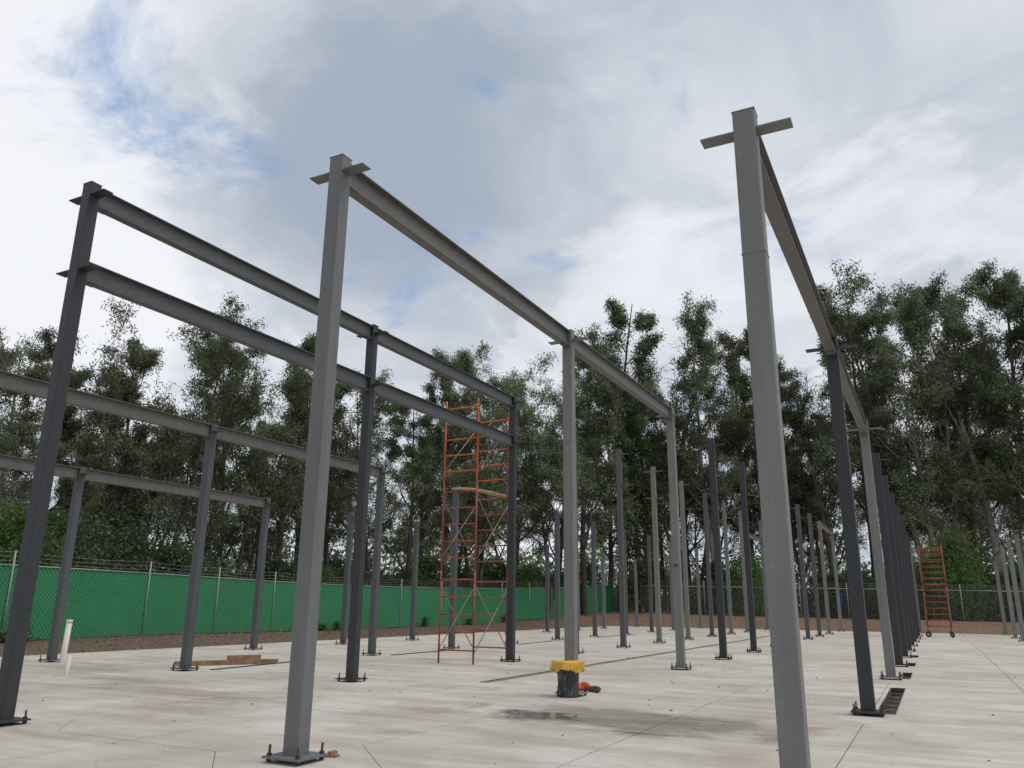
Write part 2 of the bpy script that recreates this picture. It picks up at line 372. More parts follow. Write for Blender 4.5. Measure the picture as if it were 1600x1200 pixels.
def gz(x, y):
    z = -0.05
    fx, _, fz = lerp_path(LF, y)
    if x < SX0-0.02:
        t_ = min(1, max(0, (SX0-x)/(SX0-fx))); z = max(z, -0.05+(fz+0.05)*t_)
    if y > SY1:
        bz = lerp_path(BF, x, 0)[2]; t_ = min(1, max(0, (y-SY1)/12.5)); t_ = t_**0.8
        z = max(z, -0.05+(bz+0.05)*t_)
    if SX0-0.01 < x < SX1+0.01 and SY0-0.01 < y < SY1+0.01: return -0.30
    rr = random.Random(int(x*37)*7919+int(y*53)).uniform(-1, 1)
    return z+(0.012 if x > -21 and y < 53 else 0.035)*rr
xs = [-3000, -900, -300, -150, -90, -70, -55]+[-48+i*1.3 for i in range(22)]+[SX0-0.06, SX0+0.02]+[-17+i*2.0 for i in range(15)]+[SX1-0.02, SX1+0.06]+[14+i*1.5 for i in range(14)]+[45, 70, 150, 400, 1000, 3000]
ys = [-3000, -600, -150, -60, -25, -12, SY0-0.06, SY0+0.02]+[-5+i*1.3 for i in range(43)]+[SY1-0.02, SY1+0.06]+[52+i*1.0 for i in range(26)]+[80, 85, 92, 100, 115, 150, 300, 800, 3000]
xs = sorted(xs); ys = sorted(ys)
V = [(x, y, gz(x, y)) for y in ys for x in xs]; nx = len(xs)
Fc = [(j*nx+i, j*nx+i+1, (j+1)*nx+i+1, (j+1)*nx+i) for j in range(len(ys)-1) for i in range(nx-1)]
tag(link('ground', me_from('ground', V, Fc), M['ground']), kind='structure')

slab = tag(link('slab', None), kind='structure')
def clip(poly, a, b_, c):                                  # keep a*x+b*y<=c
    out = []
    for i, p_ in enumerate(poly):
        q = poly[(i+1) % len(poly)]; dp = a*p_[0]+b_*p_[1]-c; dq = a*q[0]+b_*q[1]-c
        if dp <= 0: out.append(p_)
        if dp*dq < 0:
            t_ = dp/(dp-dq); out.append((p_[0]+(q[0]-p_[0])*t_, p_[1]+(q[1]-p_[1])*t_))
    return out
def subtract(polys, r):
    x0, x1, y0, y1 = r; res = []
    for P in polys:
        xsP = [p_[0] for p_ in P]; ysP = [p_[1] for p_ in P]
        if max(xsP) <= x0 or min(xsP) >= x1 or max(ysP) <= y0 or min(ysP) >= y1: res.append(P); continue
        inn = clip(clip(P, -1, 0, -x0), 1, 0, x1)
        for Q in (clip(P, 1, 0, x0), clip(P, -1, 0, -x1), clip(inn, 0, 1, y0), clip(inn, 0, -1, -y1)):
            if len(Q) > 2: res.append(Q)
    return res
p1, p2 = G(1382, 1075), G(1405, 1075)
HOLES = [(-0.80, -0.58, 11.475, 15.2), (-0.74, -0.56, 17.3, 18.9), (-0.74, -0.56, 21.1, 22.3), (-0.74, -0.56, 24.95, 26.0),   # trenches beside the right-hand row
         (-6.87, -6.77, 12.3, 38.5)]                                                                                     # drain slot
JX = [SX0, -16.632, -14.65, -12.668, -10.71, -8.759, -6.82, -4.80, -2.84, -0.869, 1.1, 3.061, 5.0, 7.0, 10.0, SX1]
JY = [SY0, -3.2, -0.3, 2.6, 5.50, 8.385, 11.27, 14.15, 17.035, 18.95, 20.86, 22.78, 24.70, SY1]
DI, GP = 0.90, 0.0055
cols_at = [(x, y) for x in list(ROWX.values())+[7.0] for y in YS]
def panel(polys):
    mb = MB()
    for P in polys: mb.prism(P, -0.30, 0.0)
    mb.obj('panel', M['concrete'], slab)
for i in range(len(JX)-1):
    for j in range(len(JY)-1):
        x0, x1, y0, y1 = JX[i]+GP, JX[i+1]-GP, JY[j]+GP, JY[j+1]-GP
        P = [(x0, y0), (x1, y0), (x1, y1), (x0, y1)]
        for cx, cy in cols_at:
            if cy < 21.5 and x0-0.1 < cx < x1+0.1 and y0-0.1 < cy < y1+0.1:
                a = 1 if cx > (x0+x1)/2 else -1; b_ = 1 if cy > (y0+y1)/2 else -1
                P = clip(P, a, b_, a*cx+b_*cy-DI)
        if len(P) < 3: continue
        polys = [P]
        for h in HOLES: polys = subtract(polys, h)
        panel(polys)
for cx, cy in cols_at:
    if cy > 21.5: continue
    d = DI-GP*1.6
    P = [(cx-d, cy), (cx, cy-d), (cx+d, cy), (cx, cy+d)]
    if cx-d < SX0: P = clip(P, -1, 0, -SX0)
    polys = [P]
    for h in HOLES: polys = subtract(polys, h)
    panel(polys)

# ------------------------------------------------------------------ steel columns
WX, WY = 0.165, 0.145
def shaft_mesh(h, z0):
    mb = MB(); a, b_, r = WX/2, WY/2, 0.014; poly = []
    for sx, sy, st in ((1, 1, 0), (-1, 1, 90), (-1, -1, 180), (1, -1, 270)):
        for k in range(4):
            t_ = R(st+k*30); poly.append((sx*(a-r)+math.cos(t_)*r, sy*(b_-r)+math.sin(t_)*r))
    mb.prism(poly, z0, h); return mb.mesh('shaft')
ORD = ['first', 'second', 'third', 'fourth', 'fifth', 'sixth', 'seventh', 'eighth', 'ninth', 'tenth', 'last']
ROWD = dict(A='tallest ridge row with two beam levels', B='row passing behind the yellow-covered bucket', C='right-hand row receding to the wheeled scaffold',
            D='row with timbers at its foot', E='low row nearest the green fence', G='short row at the right edge')
SH = dict(A='DDDSSWWSMWM', B='MLLDDSSSSWL', C='LDLDDDDDDDM', D='SSSSSSSSSMM', E='SSSSSSSSMMM', G='WWWMMMMMLLW')
WORD = dict(S='slate grey', D='dark grey', M='mid grey', L='pale grey', W='dusty beige-grey'); SMAT = dict(S='steel_slate', D='steel_dark', M='steel_mid', L='steel_light', W='steel_warm')
shm = {}; PT = 0.05
plate_bm = MB().box(-0.19, 0.19, -0.185, 0.185, 0.034, 0.05).mesh('base_plate')
bolt_mb = MB().tube([(0, 0, 0.0), (0, 0, 0.135)], 0.0105, 8); bolt_me = bolt_mb.mesh('bolt', True)
nutb = MB(); nutb.tube([(0, 0, 0.051), (0, 0, 0.071)], 0.022, 6); nutb.tube([(0, 0, 0.008), (0, 0, 0.033)], 0.022, 6); nut_me = nutb.mesh('nut')
wing_me = MB().box(0, 0.25, -0.065, 0.065, -0.006, 0.006).mesh('wing_plate')
weld_mb = MB(); q = 0.003
for s_ in (-1, 1):
    weld_mb.box(-WX/2-q, WX/2+q, s_*(WY/2)-q, s_*(WY/2)+q, -0.005, 0.005); weld_mb.box(s_*(WX/2)-q, s_*(WX/2)+q, -WY/2+q+0.001, WY/2-q-0.001, -0.005, 0.005)
weld_me = weld_mb.mesh('weld_seam')
cap_me = MB().box(-WX/2-0.003, WX/2+0.003, -WY/2-0.003, WY/2+0.003, 0.0005, 0.008).mesh('cap_plate')
for me_, m_ in ((cap_me, None), (plate_bm, None), (bolt_me, 'rust'), (nut_me, 'rust'), (wing_me, None), (weld_me, None)):
    me_.materials.append(M[m_] if m_ else M['steel_mid'])
def matched(o, m):                                         # material on the object, mesh stays shared
    o.material_slots[0].link = 'OBJECT'; o.material_slots[0].material = m
def column(row, i):
    sh = SH[row][i]; m = M[SMAT[sh]]; h = ROWZ[row]
    n_ = {'G': {6: 'fifth', 7: 'fourth', 8: 'third', 9: 'second', 10: 'farthest'}}.get(row, {}).get(i, ORD[i])
    if row == 'G': lab = f'{WORD[sh]} steel column, {n_} from the far end of the {ROWD[row]}' if i < 10 else f'{WORD[sh]} steel column, farthest one of the {ROWD[row]}'
    elif i == 10: lab = f'{WORD[sh]} steel column, farthest one of the {ROWD[row]}'
    else: lab = f'{WORD[sh]} steel column, {n_} from the camera in the {ROWD[row]}'
    t = thing('steel_column', lab, 'column', (ROWX[row], YS[i], 0), 0, 'steel columns standing on the slab')
    if row not in shm: shm[row] = shaft_mesh(h, PT+0.0005); shm[row].materials.append(m)
    o = link('shaft', shm[row], None, t); matched(o, m)
    o = link('base_plate', plate_bm, None, t); matched(o, m if sh != 'W' else M['steel_mid'])
    for sx in (-1, 1):
        for sy in (-1, 1):
            if row in 'DEG' and i > 5 and sy > 0: continue
            bo = link('bolt', bolt_me, None, t); bo.location = (sx*0.15, sy*0.145, 0); bo.rotation_euler = (random.uniform(-.04, .04), random.uniform(-.04, .04), random.random())
            nu = link('nut', nut_me, None, bo)
    o = link('cap_plate', cap_me, None, t); o.location = (0, 0, h); matched(o, m)
    lv = [h-0.16]+([5.09] if row == 'A' else [])
    for z in lv:
        for s_ in (-1, 1):
            w = link('wing_plate', wing_me, None, t); w.location = (s_*(WX/2+0.0005), 0, z); w.rotation_euler = (0, 0, 0 if s_ > 0 else math.pi); matched(w, m)
    for z in {('C', 0): [3.70], ('B', 1): [2.78, 0.72], ('B', 2): [0.55, 3.6], ('A', 4): [4.1], ('C', 2): [3.2]}.get((row, i), []):
        o = link('weld_seam', weld_me, None, t); o.location = (0, 0, z); matched(o, m)
    if (row, i) == ('B', 2):                              # handwritten mark on the near face
        z = 2.09; y = -WY/2-0.0015; mb = MB()
        def stroke(x0, z0, x1, z1, w_=0.006):
            b0 = len(mb.V); mb.V += [(x0-w_, y, z0), (x0+w_, y, z0), (x1+w_, y, z1), (x1-w_, y, z1)]; mb.F.append((b0, b0+1, b0+2, b0+3))
        stroke(-0.052, z-0.04, -0.052, z+0.04); stroke(0.062, z-0.035, 0.062, z+0.04)
        for a_, c_ in ((-0.028, -0.016), (-0.004, -0.016), (-0.004, 0.010), (0.022, 0.010)): stroke(a_, z+0.035, c_, z-0.035)
        mb.obj('marker_lettering', M['ink'], t)
    return t
for row in 'ABCDE':
    for i in range(11):
        if row == 'E' and i == 5: continue
        column(row, i)
for i in range(6, 11): column('G', i)

# ------------------------------------------------------------------ beams
def beam(row, i, top, label, m):
    x = ROWX[row]; y0, y1 = YS[i]+WY/2+0.001, YS[i+1]-WY/2-0.001; l = y1-y0
    t = thing('steel_beam', label, 'beam', (x, y0, top-0.25), 0, 'steel beams spanning between columns')
    MB().box(-0.065, 0.065, 0, l, 0.238, 0.25).obj('top_flange', m, t)
    MB().box(-0.004, 0.004, 0, l, 0.0125, 0.2375).obj('web', m, t)
    MB().box(-0.065, 0.065, 0, l, 0, 0.012).obj('bottom_flange', m, t)
    for a in (0.0, l-0.16): MB().box(-0.05, 0.05, a, a+0.16, -0.014, -0.0005).obj('seat_plate', m, t)
up_ = 0.02
for row, nm in (('A', 'ridge row, upper level'), ('B', 'row behind the yellow-covered bucket'), ('C', 'right-hand column row'), ('D', 'row with timbers at its foot'), ('E', 'row nearest the green fence')):
    for i in (0, 1):
        near = 'nearest' if i == 0 else 'second'
        beam(row, i, ROWZ[row]-up_, f'long grey steel beam, {near} bay of the {nm}', M['beam_blue'] if row in 'A' else M['beam'])
for i in (0, 1): beam('A', i, 5.23, f"long grey steel beam, {'nearest' if i == 0 else 'second'} bay of the ridge row, lower level", M['beam_blue'])
beam('A', 9, 5.23, 'short far beam at the end of the ridge row, lower level', M['steel_light'])
beam('B', 9, ROWZ['B']-up_, 'short far beam capping the last two columns of the bucket row', M['steel_warm'])
beam('G', 9, ROWZ['G']-up_, 'short pale beam capping the last two columns at the right edge', M['steel_light'])
beam('C', 9, ROWZ['C']-up_, 'short far beam at the end of the right-hand row', M['beam'])

# ------------------------------------------------------------------ fences
def wires(pts, pitch, rad, y_off, hgt):
    """chain-link: zigzag diagonals between ground and rail along a path of (x,y,z)"""
    seg = []
    P = [Vector(p_) for p_ in pts]; cum = [0]
    for a, b_ in zip(P, P[1:]): cum.append(cum[-1]+(b_-a).length)
    def along(s_):
        s_ = min(max(s_, 0), cum[-1]-1e-6)
        for k in range(len(P)-1):
            if s_ <= cum[k+1]: return P[k].lerp(P[k+1], (s_-cum[k])/(cum[k+1]-cum[k])), (P[k+1]-P[k]).normalized()
    V_ = []
    s_ = -hgt
    while s_ < cum[-1]:
        for sg in (1, -1):
            a0, a1 = (s_, s_+hgt*0.8) if sg > 0 else (s_+hgt*0.8, s_)
            zz0, zz1 = 0.0, hgt
            b0, b1 = a0, a1
            # clip to the run
            def cut(b0, z0, b1, z1, lim, lo):
                if lo and b0 < lim: t_ = (lim-b0)/(b1-b0); return lim, z0+(z1-z0)*t_
                return b0, z0
            if max(b0, b1) <= 0 or min(b0, b1) >= cum[-1]: continue
            if b0 > b1: b0, b1, zz0, zz1 = b1, b0, zz1, zz0
            if b0 < 0: zz0 = zz0+(zz1-zz0)*(0-b0)/(b1-b0); b0 = 0
            if b1 > cum[-1]: zz1 = zz0+(zz1-zz0)*(cum[-1]-b0)/(b1-b0); b1 = cum[-1]
            (pa, da), (pb, db) = along(b0), along(b1)
            nrm = Vector((da.y, -da.x, 0)).normalized()*(y_off+sg*rad)
            A = pa+nrm+Vector((0, 0, zz0+0.03)); B_ = pb+nrm+Vector((0, 0, zz1+0.03))
            dv = (B_-A).normalized(); u = Vector((nrm.x, nrm.y, 0)).normalized(); w = dv.cross(u)
            for k in range(3):
                t0, t1 = 2*math.pi*k/3, 2*math.pi*(k+1)/3
                c0 = (u*math.cos(t0)+w*math.sin(t0))*rad; c1 = (u*math.cos(t1)+w*math.sin(t1))*rad
                V_ += [A+c0, A+c1, B_+c1, B_+c0]
        s_ += pitch
    return np.array([tuple(v) for v in V_])
def resample(path, step):
    P = [Vector(p_) for p_ in path]; out = [P[0]]
    for a, b_ in zip(P, P[1:]):
        n = max(1, round((b_-a).length/step))
        out += [a.lerp(b_, (k+1)/n) for k in range(n)]
    return out
FH = 2.18
gf = thing('green_fence', 'long green slatted chain-link fence with barbed wire along the left', 'fence', (0, 0, 0))
posts = resample(LF, 4.2)
for k, p_ in enumerate(posts):
    hh = FH+0.42
    MB().tube([p_-Vector((0, 0, 0.15)), p_+Vector((0, 0, hh))], 0.026, 8).obj('post', M['galv'], gf, True)
    MB().tube([p_+Vector((0, 0, hh)), p_+Vector((0, 0, hh+0.02))], 0.03, 8).obj('post_cap', M['galv'], gf)
for a, b_ in zip(posts, posts[1:]):
    d = (b_-a); d.z = 0; d.normalize(); nr = Vector((d.y, -d.x, 0))
    MB().tube([a+nr*0.0+Vector((0, 0, FH)), b_+Vector((0, 0, FH))], 0.021, 8).obj('top_rail', M['galv'], gf, True)
    # privacy sheet woven into the mesh, billowing slightly between the posts
    mb = MB(); nn, mm = 14, 6
    for sd_ in (0.0, 0.006):
        for j in range(mm+1):
            for i in range(nn+1):
                u_, v_ = i/nn, j/mm; w_ = 0.012+0.012*math.sin(math.pi*u_)*math.sin(math.pi*v_)*math.sin(a.y*3.1)
                mb.V.append(tuple(a.lerp(b_, 0.008+0.984*u_)-nr*(w_+0.02+sd_)+Vector((0, 0, 0.02+v_*(FH-0.045)))))
    K = (nn+1)*(mm+1)
    for j in range(mm):
        for i in range(nn):
            q = j*(nn+1)+i; mb.F += [(q, q+1, q+nn+2, q+nn+1), (K+q, K+q+nn+1, K+q+nn+2, K+q+1)]
    mb.obj('privacy_panel', M['green'], gf, True)
wv = wires(LF, 0.15, 0.007, 0.006, FH-0.04)
tag(link('wire_mesh', fast_mesh('wire_mesh', wv, 4, None, [M['greenwire']]), None, gf), kind='stuff')
for hz in (0.13, 0.26, 0.39):
    pts = []
    for a, b_ in zip(posts, posts[1:]):
        for k in range(6):
            t_ = k/6; pts.append(a.lerp(b_, t_)+Vector((0, 0, FH+hz-0.05*math.sin(math.pi*t_))))
    mb = MB(); mb.tube(pts, 0.0035, 4)
    for k in range(0, len(pts)-1):
        for t_ in (0.2, 0.5, 0.8):
            c = pts[k].lerp(pts[k+1], t_); mb.tube([c+Vector((0.02, 0.02, 0.025)), c-Vector((0.02, 0.02, 0.025))], 0.004, 3)
    mb.obj('barbed_wire', M['galv'], gf)
cf = thing('chain_link_fence', 'bare galvanised chain-link fence across the back of the site', 'fence', (0, 0, 0))
bposts = resample(BF, 3.6)
for p_ in bposts:
    MB().tube([p_-Vector((0, 0, 0.15)), p_+Vector((0, 0, FH+0.42))], 0.03, 8).obj('post', M['galv'], cf, True)
for a, b_ in zip(bposts, bposts[1:]):
    MB().tube([a+Vector((0, 0, FH)), b_+Vector((0, 0, FH))], 0.03, 8).obj('top_rail', M['galv'], cf, True)
tag(link('wire_mesh', fast_mesh('wire_mesh', wires(BF, 0.13, 0.0035, 0.012, FH-0.04), 4, None, [M['galv']]), None, cf), kind='stuff')
for hz in (0.14, 0.28, 0.40):
    pts = [p_+Vector((0, 0, FH+hz)) for p_ in bposts]; MB().tube(pts, 0.004, 4).obj('barbed_wire', M['galv'], cf)
# blue cloth on the back fence
pb = lerp_path(BF, -6.3, 0)
mb = MB(); nxx, nzz = 7, 9
for j in range(nzz+1):
    for i in range(nxx+1):
        u, v = i/nxx-0.5, j/nzz
        mb.V.append((u*0.5*(1-0.35*v+0.1*math.sin(9*v)), -0.05-0.03*math.sin(u*14+v*4)-0.02*v, -v*0.85))
for j in range(nzz):
    for i in range(nxx): a = j*(nxx+1)+i; mb.F.append((a, a+1, a+nxx+2, a+nxx+1))
o = mb.obj('cloth', M['blue'], None, True); o.location = (pb[0], pb[1]-0.03, pb[2]+1.75)
md = o.modifiers.new('thick', 'SOLIDIFY'); md.thickness = 0.006
tag(o, 'dark blue cloth hanging on the back chain-link fence', 'cloth')

# ------------------------------------------------------------------ trenches beside the right-hand row, drain
for k, (x0, x1, y0, y1) in enumerate(HOLES[:4]):
    t = thing('trench_frame', ('long open trench frame with rebar rungs beside the dark near column' if k == 0 else f'short open trench frame beside the {ORD[k+1]} column of the right-hand row'), 'trench frame', (x0, y0, 0), 0, 'trench frames along the right-hand row')
    w, l = x1-x0, y1-y0
    for a in (0.0, w-0.012): MB().box(a, a+0.012, 0, l, -0.20, 0.006).obj('side_form', M['form'], t)
    MB().box(0.0125, w-0.0125, l-0.02, l, -0.10, 0.006).obj('end_form', M['form'], t)
    MB().box(0.0125, w-0.0125, 0.0, l-0.0205, -0.32, -0.19).obj('trench_shade_floor', M['dark'], t)  # added dark sheet; the pit's shade is put into its colour
    n = max(2, int(l/0.62))
    for i in range(n):
        y = (i+0.6)*l/(n+0.3); MB().tube([(0.0125, y, -0.05), (w-0.0125, y+0.02, -0.055)], 0.007, 6).obj('rebar', M['galv'], t, True)
x0, x1, y0, y1 = HOLES[4]
t = thing('drain_channel', 'long narrow steel-edged drain slot running across the slab behind the bucket', 'drain', (x0, y0, 0))
for a in (-0.03, x1-x0): MB().box(a, a+0.03, 0, y1-y0, 0.0015, 0.008).obj('edge_strip', M['rust'] if a < 0 else M['steel_warm'], t)
MB().box(0.002, x1-x0-0.002, 0, y1-y0, -0.30, -0.07).obj('channel_floor', M['dark'], t)
for k, ((xa, ya), (xb, yb), lab) in enumerate((((330, 1047), (455, 1034.5), 'dark flat steel bar lying beside the brown timbers'), ((612, 1024), (700, 1016.5), 'dark flat steel bar on the slab left of the scaffold tower'),
                                       ((812, 1007), (862, 1002), 'dark flat steel bar on the slab right of the scaffold tower'), ((936, 995.5), (990, 992), 'dark flat steel bar farthest away on the slab'))):
    A, B_ = G(xa, ya), G(xb, yb); d = B_-A
    o = MB().prism([(0, -0.045), (d.length, -0.045), (d.length, 0.045), (0, 0.045)], 0.001, 0.014).obj('steel_bar', M['dark'])
    o.location = A; o.rotation_euler = (0, 0, math.atan2(d.y, d.x)); tag(o, lab, 'steel bar', 'steel bars lying on the slab')

# ------------------------------------------------------------------ scaffolds
def scaffold(name, label, x0, y0, w, l, levels, fh, wheels, cols, nr=5, br=True):
    t = thing(name, label, 'scaffold', (x0, y0, 0)); zb = 0.34 if wheels else 0.0
    for lv in range(levels):
        z0 = zb+lv*fh; m = cols[lv]
        for y in (0, l):
            f = MB().tube([(0, y, z0), (0, y, z0+fh-0.002)], 0.021, 8).tube([(w, y, z0), (w, y, z0+fh-0.002)], 0.021, 8).obj('frame', m, t, True)
            for k in range(nr):
                z = z0+fh*(0.14+k*0.19) if nr == 5 else z0+fh*(k+0.5)/nr
                MB().tube([(0.02, y, z), (w-0.02, y, z)], 0.0165 if k < nr-1 else 0.02, 8).obj('rung', m, f, True)
        if br and lv < levels:
            for xx, s_ in ((-0.03, 1), (w+0.03, -1)):
                for (ya, yb), e_ in (((0, l), 0.0), ((l, 0), 0.012)):
                    if lv == levels-1 and (e_ > 0) : continue
                    MB().tube([(xx+s_*e_, ya, z0+0.25), (xx+s_*e_, yb, z0+fh-0.35)], 0.011, 6).obj('cross_brace', M['brace'], t, True)
    if wheels:
        for x in (0, w):
            for y in (0, l):
                c = MB().tube([(x, y, 0.26), (x, y, 0.34)], 0.02, 8).box(x-0.04, x-0.034, y-0.02, y+0.04, 0.12, 0.26).box(x+0.034, x+0.04, y-0.02, y+0.04, 0.12, 0.26).box(x-0.04, x+0.04, y-0.02, y+0.04, 0.255, 0.265).obj('caster', M['red'], t)
                wh = MB().tube([(-0.025, 0, 0), (0.025, 0, 0)], 0.125, 20).obj('wheel', M['rubber'], c)
                wh.location = (x, y+0.02, 0.125); wh.rotation_euler = (0, 0, R(35 if x else 75))
                hb = MB().tube([(-0.028, 0, 0), (0.028, 0, 0)], 0.065, 14).obj('hub', M['galv'], c); hb.location = wh.location; hb.rotation_euler = wh.rotation_euler
    return t
A_, B_ = G(680, 1035.5), G(738, 1037.5)
sx0, sy0, sw = -9.89, 15.75, 0.88
scaffold('scaffold_tower', 'tall three-stage red and orange ladder-frame scaffold tower beside the ridge row', sx0, sy0, sw, 1.55, 3, 1.98, False, [M['red'], M['red'], M['orange']])
pk = MB(); n = 10
for i in range(n+1):
    u = i/n; z = 0.10*math.sin(u*math.pi*0.8)*(1-u)-0.0
    for yy in (-0.12, 0.12):
        pk.V += [(u*2.3, yy, z), (u*2.3, yy, z+0.04)]
for i in range(n):
    a = i*4; bq = a+4
    pk.F += [(a, a+2, bq+2, bq), (a+1, bq+1, bq+3, a+3), (a, bq, bq+1, a+1), (a+2, a+3, bq+3, bq+2)]
pk.F += [(0, 1, 3, 2), (n*4, n*4+2, n*4+3, n*4+1)]
o = pk.obj('scaffold_plank', M['plank']); o.location = (sx0+0.42, sy0-0.2, 1.98*(1+0.14+4*0.19)+0.023); o.rotation_euler = (0, 0, R(80))
tag(o, 'warped wooden plank laid across the middle of the scaffold tower', 'plank')
scaffold('wheeled_scaffold', 'red two-stage ladder scaffold on caster wheels at the far right', -0.42, 43.2, 0.98, 1.6, 2, 1.92, True, [M['red'], M['red']], 7)

# ------------------------------------------------------------------ small things on the slab
bx, by = G(888, 1089).x, G(888, 1089).y
BZ = 1.17
t = thing('bucket', 'black plastic bucket splashed with cement, covered by yellow cloth', 'bucket', (bx, by, 0))
mb = MB(); n = 28
prof = [(0.0, 0.003), (0.128, 0.0), (0.132, 0.02), (0.139, 0.18), (0.147, 0.33), (0.151, 0.345), (0.151, 0.36), (0.148, 0.37), (0.149, 0.40), (0.143, 0.40), (0.125, 0.02), (0.0, 0.02)]
for r_, z in prof:
    for k in range(n): a = 2*math.pi*k/n; mb.V.append((r_*1.08*math.cos(a), r_*1.08*math.sin(a), z*BZ))
for j in range(len(prof)-1):
    for k in range(n): mb.F.append((j*n+k, j*n+(k+1) % n, (j+1)*n+(k+1) % n, (j+1)*n+k))
mb.obj('body', M['bucket'], t, True)
pts = [(0.164*math.cos(a), 0.164*math.sin(a), 0.352*BZ) for a in [2*math.pi*k/24 for k in range(25)]]
MB().tube(pts, 0.006, 6).obj('rim_band', M['bucket'], t, True)
# cloth over it
mb = MB(); n = 30; half = 0.172
def cloth(u, v):
    m_ = max(abs(u), abs(v)); ang = math.atan2(v, u)
    if m_ <= 0.55:
        z = 0.482+0.006*math.sin(u*7+1)*math.cos(v*6)+0.012*max(0, v); k = half/0.55; return (u*k, v*k, z)
    s_ = (m_-0.55)/0.45; k = half/m_
    fold = 0.014*math.sin(ang*9+1.3+2*s_)+0.012*math.sin(ang*21+0.4)
    hem = 0.125+0.022*math.sin(ang*3+0.5)+0.014*math.sin(ang*7)
    kk = k*(1+s_*(0.05+fold*3.5)); 
    if abs(abs(u)-abs(v)) < 0.25*m_: kk *= 1+0.04*s_
    return (u*kk, v*kk, 0.482+0.006*math.sin(u*7+1)*math.cos(v*6)-s_*hem-0.01*math.sin(s_*9+ang*5)*s_)
for j in range(n+1):
    for i in range(n+1): mb.V.append(cloth(2*i/n-1, 2*j/n-1))
for j in range(n):
    for i in range(n): a = j*(n+1)+i; mb.F.append((a, a+1, a+n+2, a+n+1))
o = mb.obj('yellow_cloth', M['yellow'], None, True); o.location = (bx, by, 0); o.rotation_euler = (0, 0, R(-38))
md = o.modifiers.new('thick', 'SOLIDIFY'); md.thickness = 0.004
tag(o, 'folded yellow cloth draped over the top of the bucket', 'cloth')
def rag(name, pos, sx, sy, h, m, seed, label, cat, rz=0):
    rr = random.Random(seed); mb = MB(); n, k_ = 16, 9; ph = [rr.uniform(0, 6) for _ in range(6)]
    for j in range(k_+1):
        for i in range(n):
            a = 2*math.pi*i/n; lat = j/k_*math.pi
            rad = math.sin(lat)*(1+0.34*math.sin(3*a+ph[0]+lat)+0.22*math.sin(5*a+ph[1]))
            z = max(0.002, (1-math.cos(math.pi-lat))*0.5*h*(1+0.35*math.sin(2*a+ph[2])+0.2*math.sin(7*a+ph[3]+2*lat)))
            mb.V.append((sx*rad*math.cos(a), sy*rad*math.sin(a), z))
    for j in range(k_):
        for i in range(n): mb.F.append((j*n+i, (j+1)*n+i, (j+1)*n+(i+1) % n, j*n+(i+1) % n))
    o = mb.obj(name, m, None, True); o.location = pos; o.rotation_euler = (0, 0, rz); return tag(o, label, cat)
pr = G(910, 1079); rag('red_rag', (pr.x, pr.y, 0), 0.10, 0.055, 0.085, M['redcloth'], 3, 'bright red crumpled cloth behind the bucket on its right', 'cloth', 0.4)
pr = G(928, 1081.5); rag('brown_rag', (pr.x, pr.y, 0), 0.16, 0.06, 0.06, M['brown'], 8, 'flat brown crumpled rag right of the bucket', 'rag', -0.5)
# timbers by the second-left row
def timber(A, B_, z, w, h, lab, tilt=0.0):
    d = Vector(B_)-Vector(A); d.z = 0
    o = MB().box(0, d.length, -w/2, w/2, 0, h).obj('timber', M['wood']); o.location = (A[0], A[1], z); o.rotation_euler = (0, tilt, math.atan2(d.y, d.x))
    bv = o.modifiers.new('bevel', 'BEVEL'); bv.width = 0.004; bv.segments = 1
    return tag(o, lab, 'timber', 'timbers lying on the slab')
A = G(267, 1042); B2 = G(430, 1037.5)
timber((A.x-0.05, A.y+0.12, 0), (B2.x-0.05, B2.y+0.12, 0), 0.001, 0.10, 0.095, 'long brown timber lying on the slab behind a column foot')
A1 = Vector((A.x-0.05, A.y+0.12, 0)); B1 = Vector((B2.x-0.05, B2.y+0.12, 0)); dl = (B1-A1)
q0 = A1+dl*0.50+Vector((-0.03, 0.02, 0)); q1 = A1+dl*0.84+Vector((-0.10, 0.05, 0))
timber(q0, q1, 0.097, 0.09, 0.085, 'short orange-brown timber resting on top of the long timber')
for (xp, yp), h, r_, tl, lab in (((97, 1037), 0.86, 0.055, (0.0, 0.03), 'taller white plastic pipe standing up from the slab at left'), ((103, 1056), 0.33, 0.036, (0.02, 0.05), 'shorter white plastic pipe stub standing up from the slab at left')):
    p_ = G(xp, yp); t = thing('plastic_pipe', lab, 'pipe', (p_.x, p_.y, 0), 0, 'white pipes rising from the slab')
    mb = MB(); n = 20
    for rr_, z in ((r_, -0.0), (r_, h), (r_-0.005, h), (r_-0.005, h-0.15)):
        for k in range(n): a = 2*math.pi*k/n; mb.V.append((rr_*math.cos(a)+z*tl[0], rr_*math.sin(a)+z*tl[1], z))
    for j in range(3):
        for k in range(n): mb.F.append((j*n+k, j*n+(k+1) % n, (j+1)*n+(k+1) % n, (j+1)*n+k))
    mb.obj('pipe_wall', M['pvc'], t, True)
    if h > 0.5:
        mb = MB()
        for rr_, z in ((r_+0.001, h-0.06), (r_+0.006, h-0.058), (r_+0.006, h+0.003), (r_-0.004, h+0.003)):
            for k in range(n): a = 2*math.pi*k/n; mb.V.append((rr_*math.cos(a)+z*tl[0], rr_*math.sin(a)+z*tl[1], z))
        for j in range(3):
            for k in range(n): mb.F.append((j*n+k, j*n+(k+1) % n, (j+1)*n+(k+1) % n, (j+1)*n+k))
        mb.obj('collar', M['pvc'], t, True)
p_ = G(517, 1183)
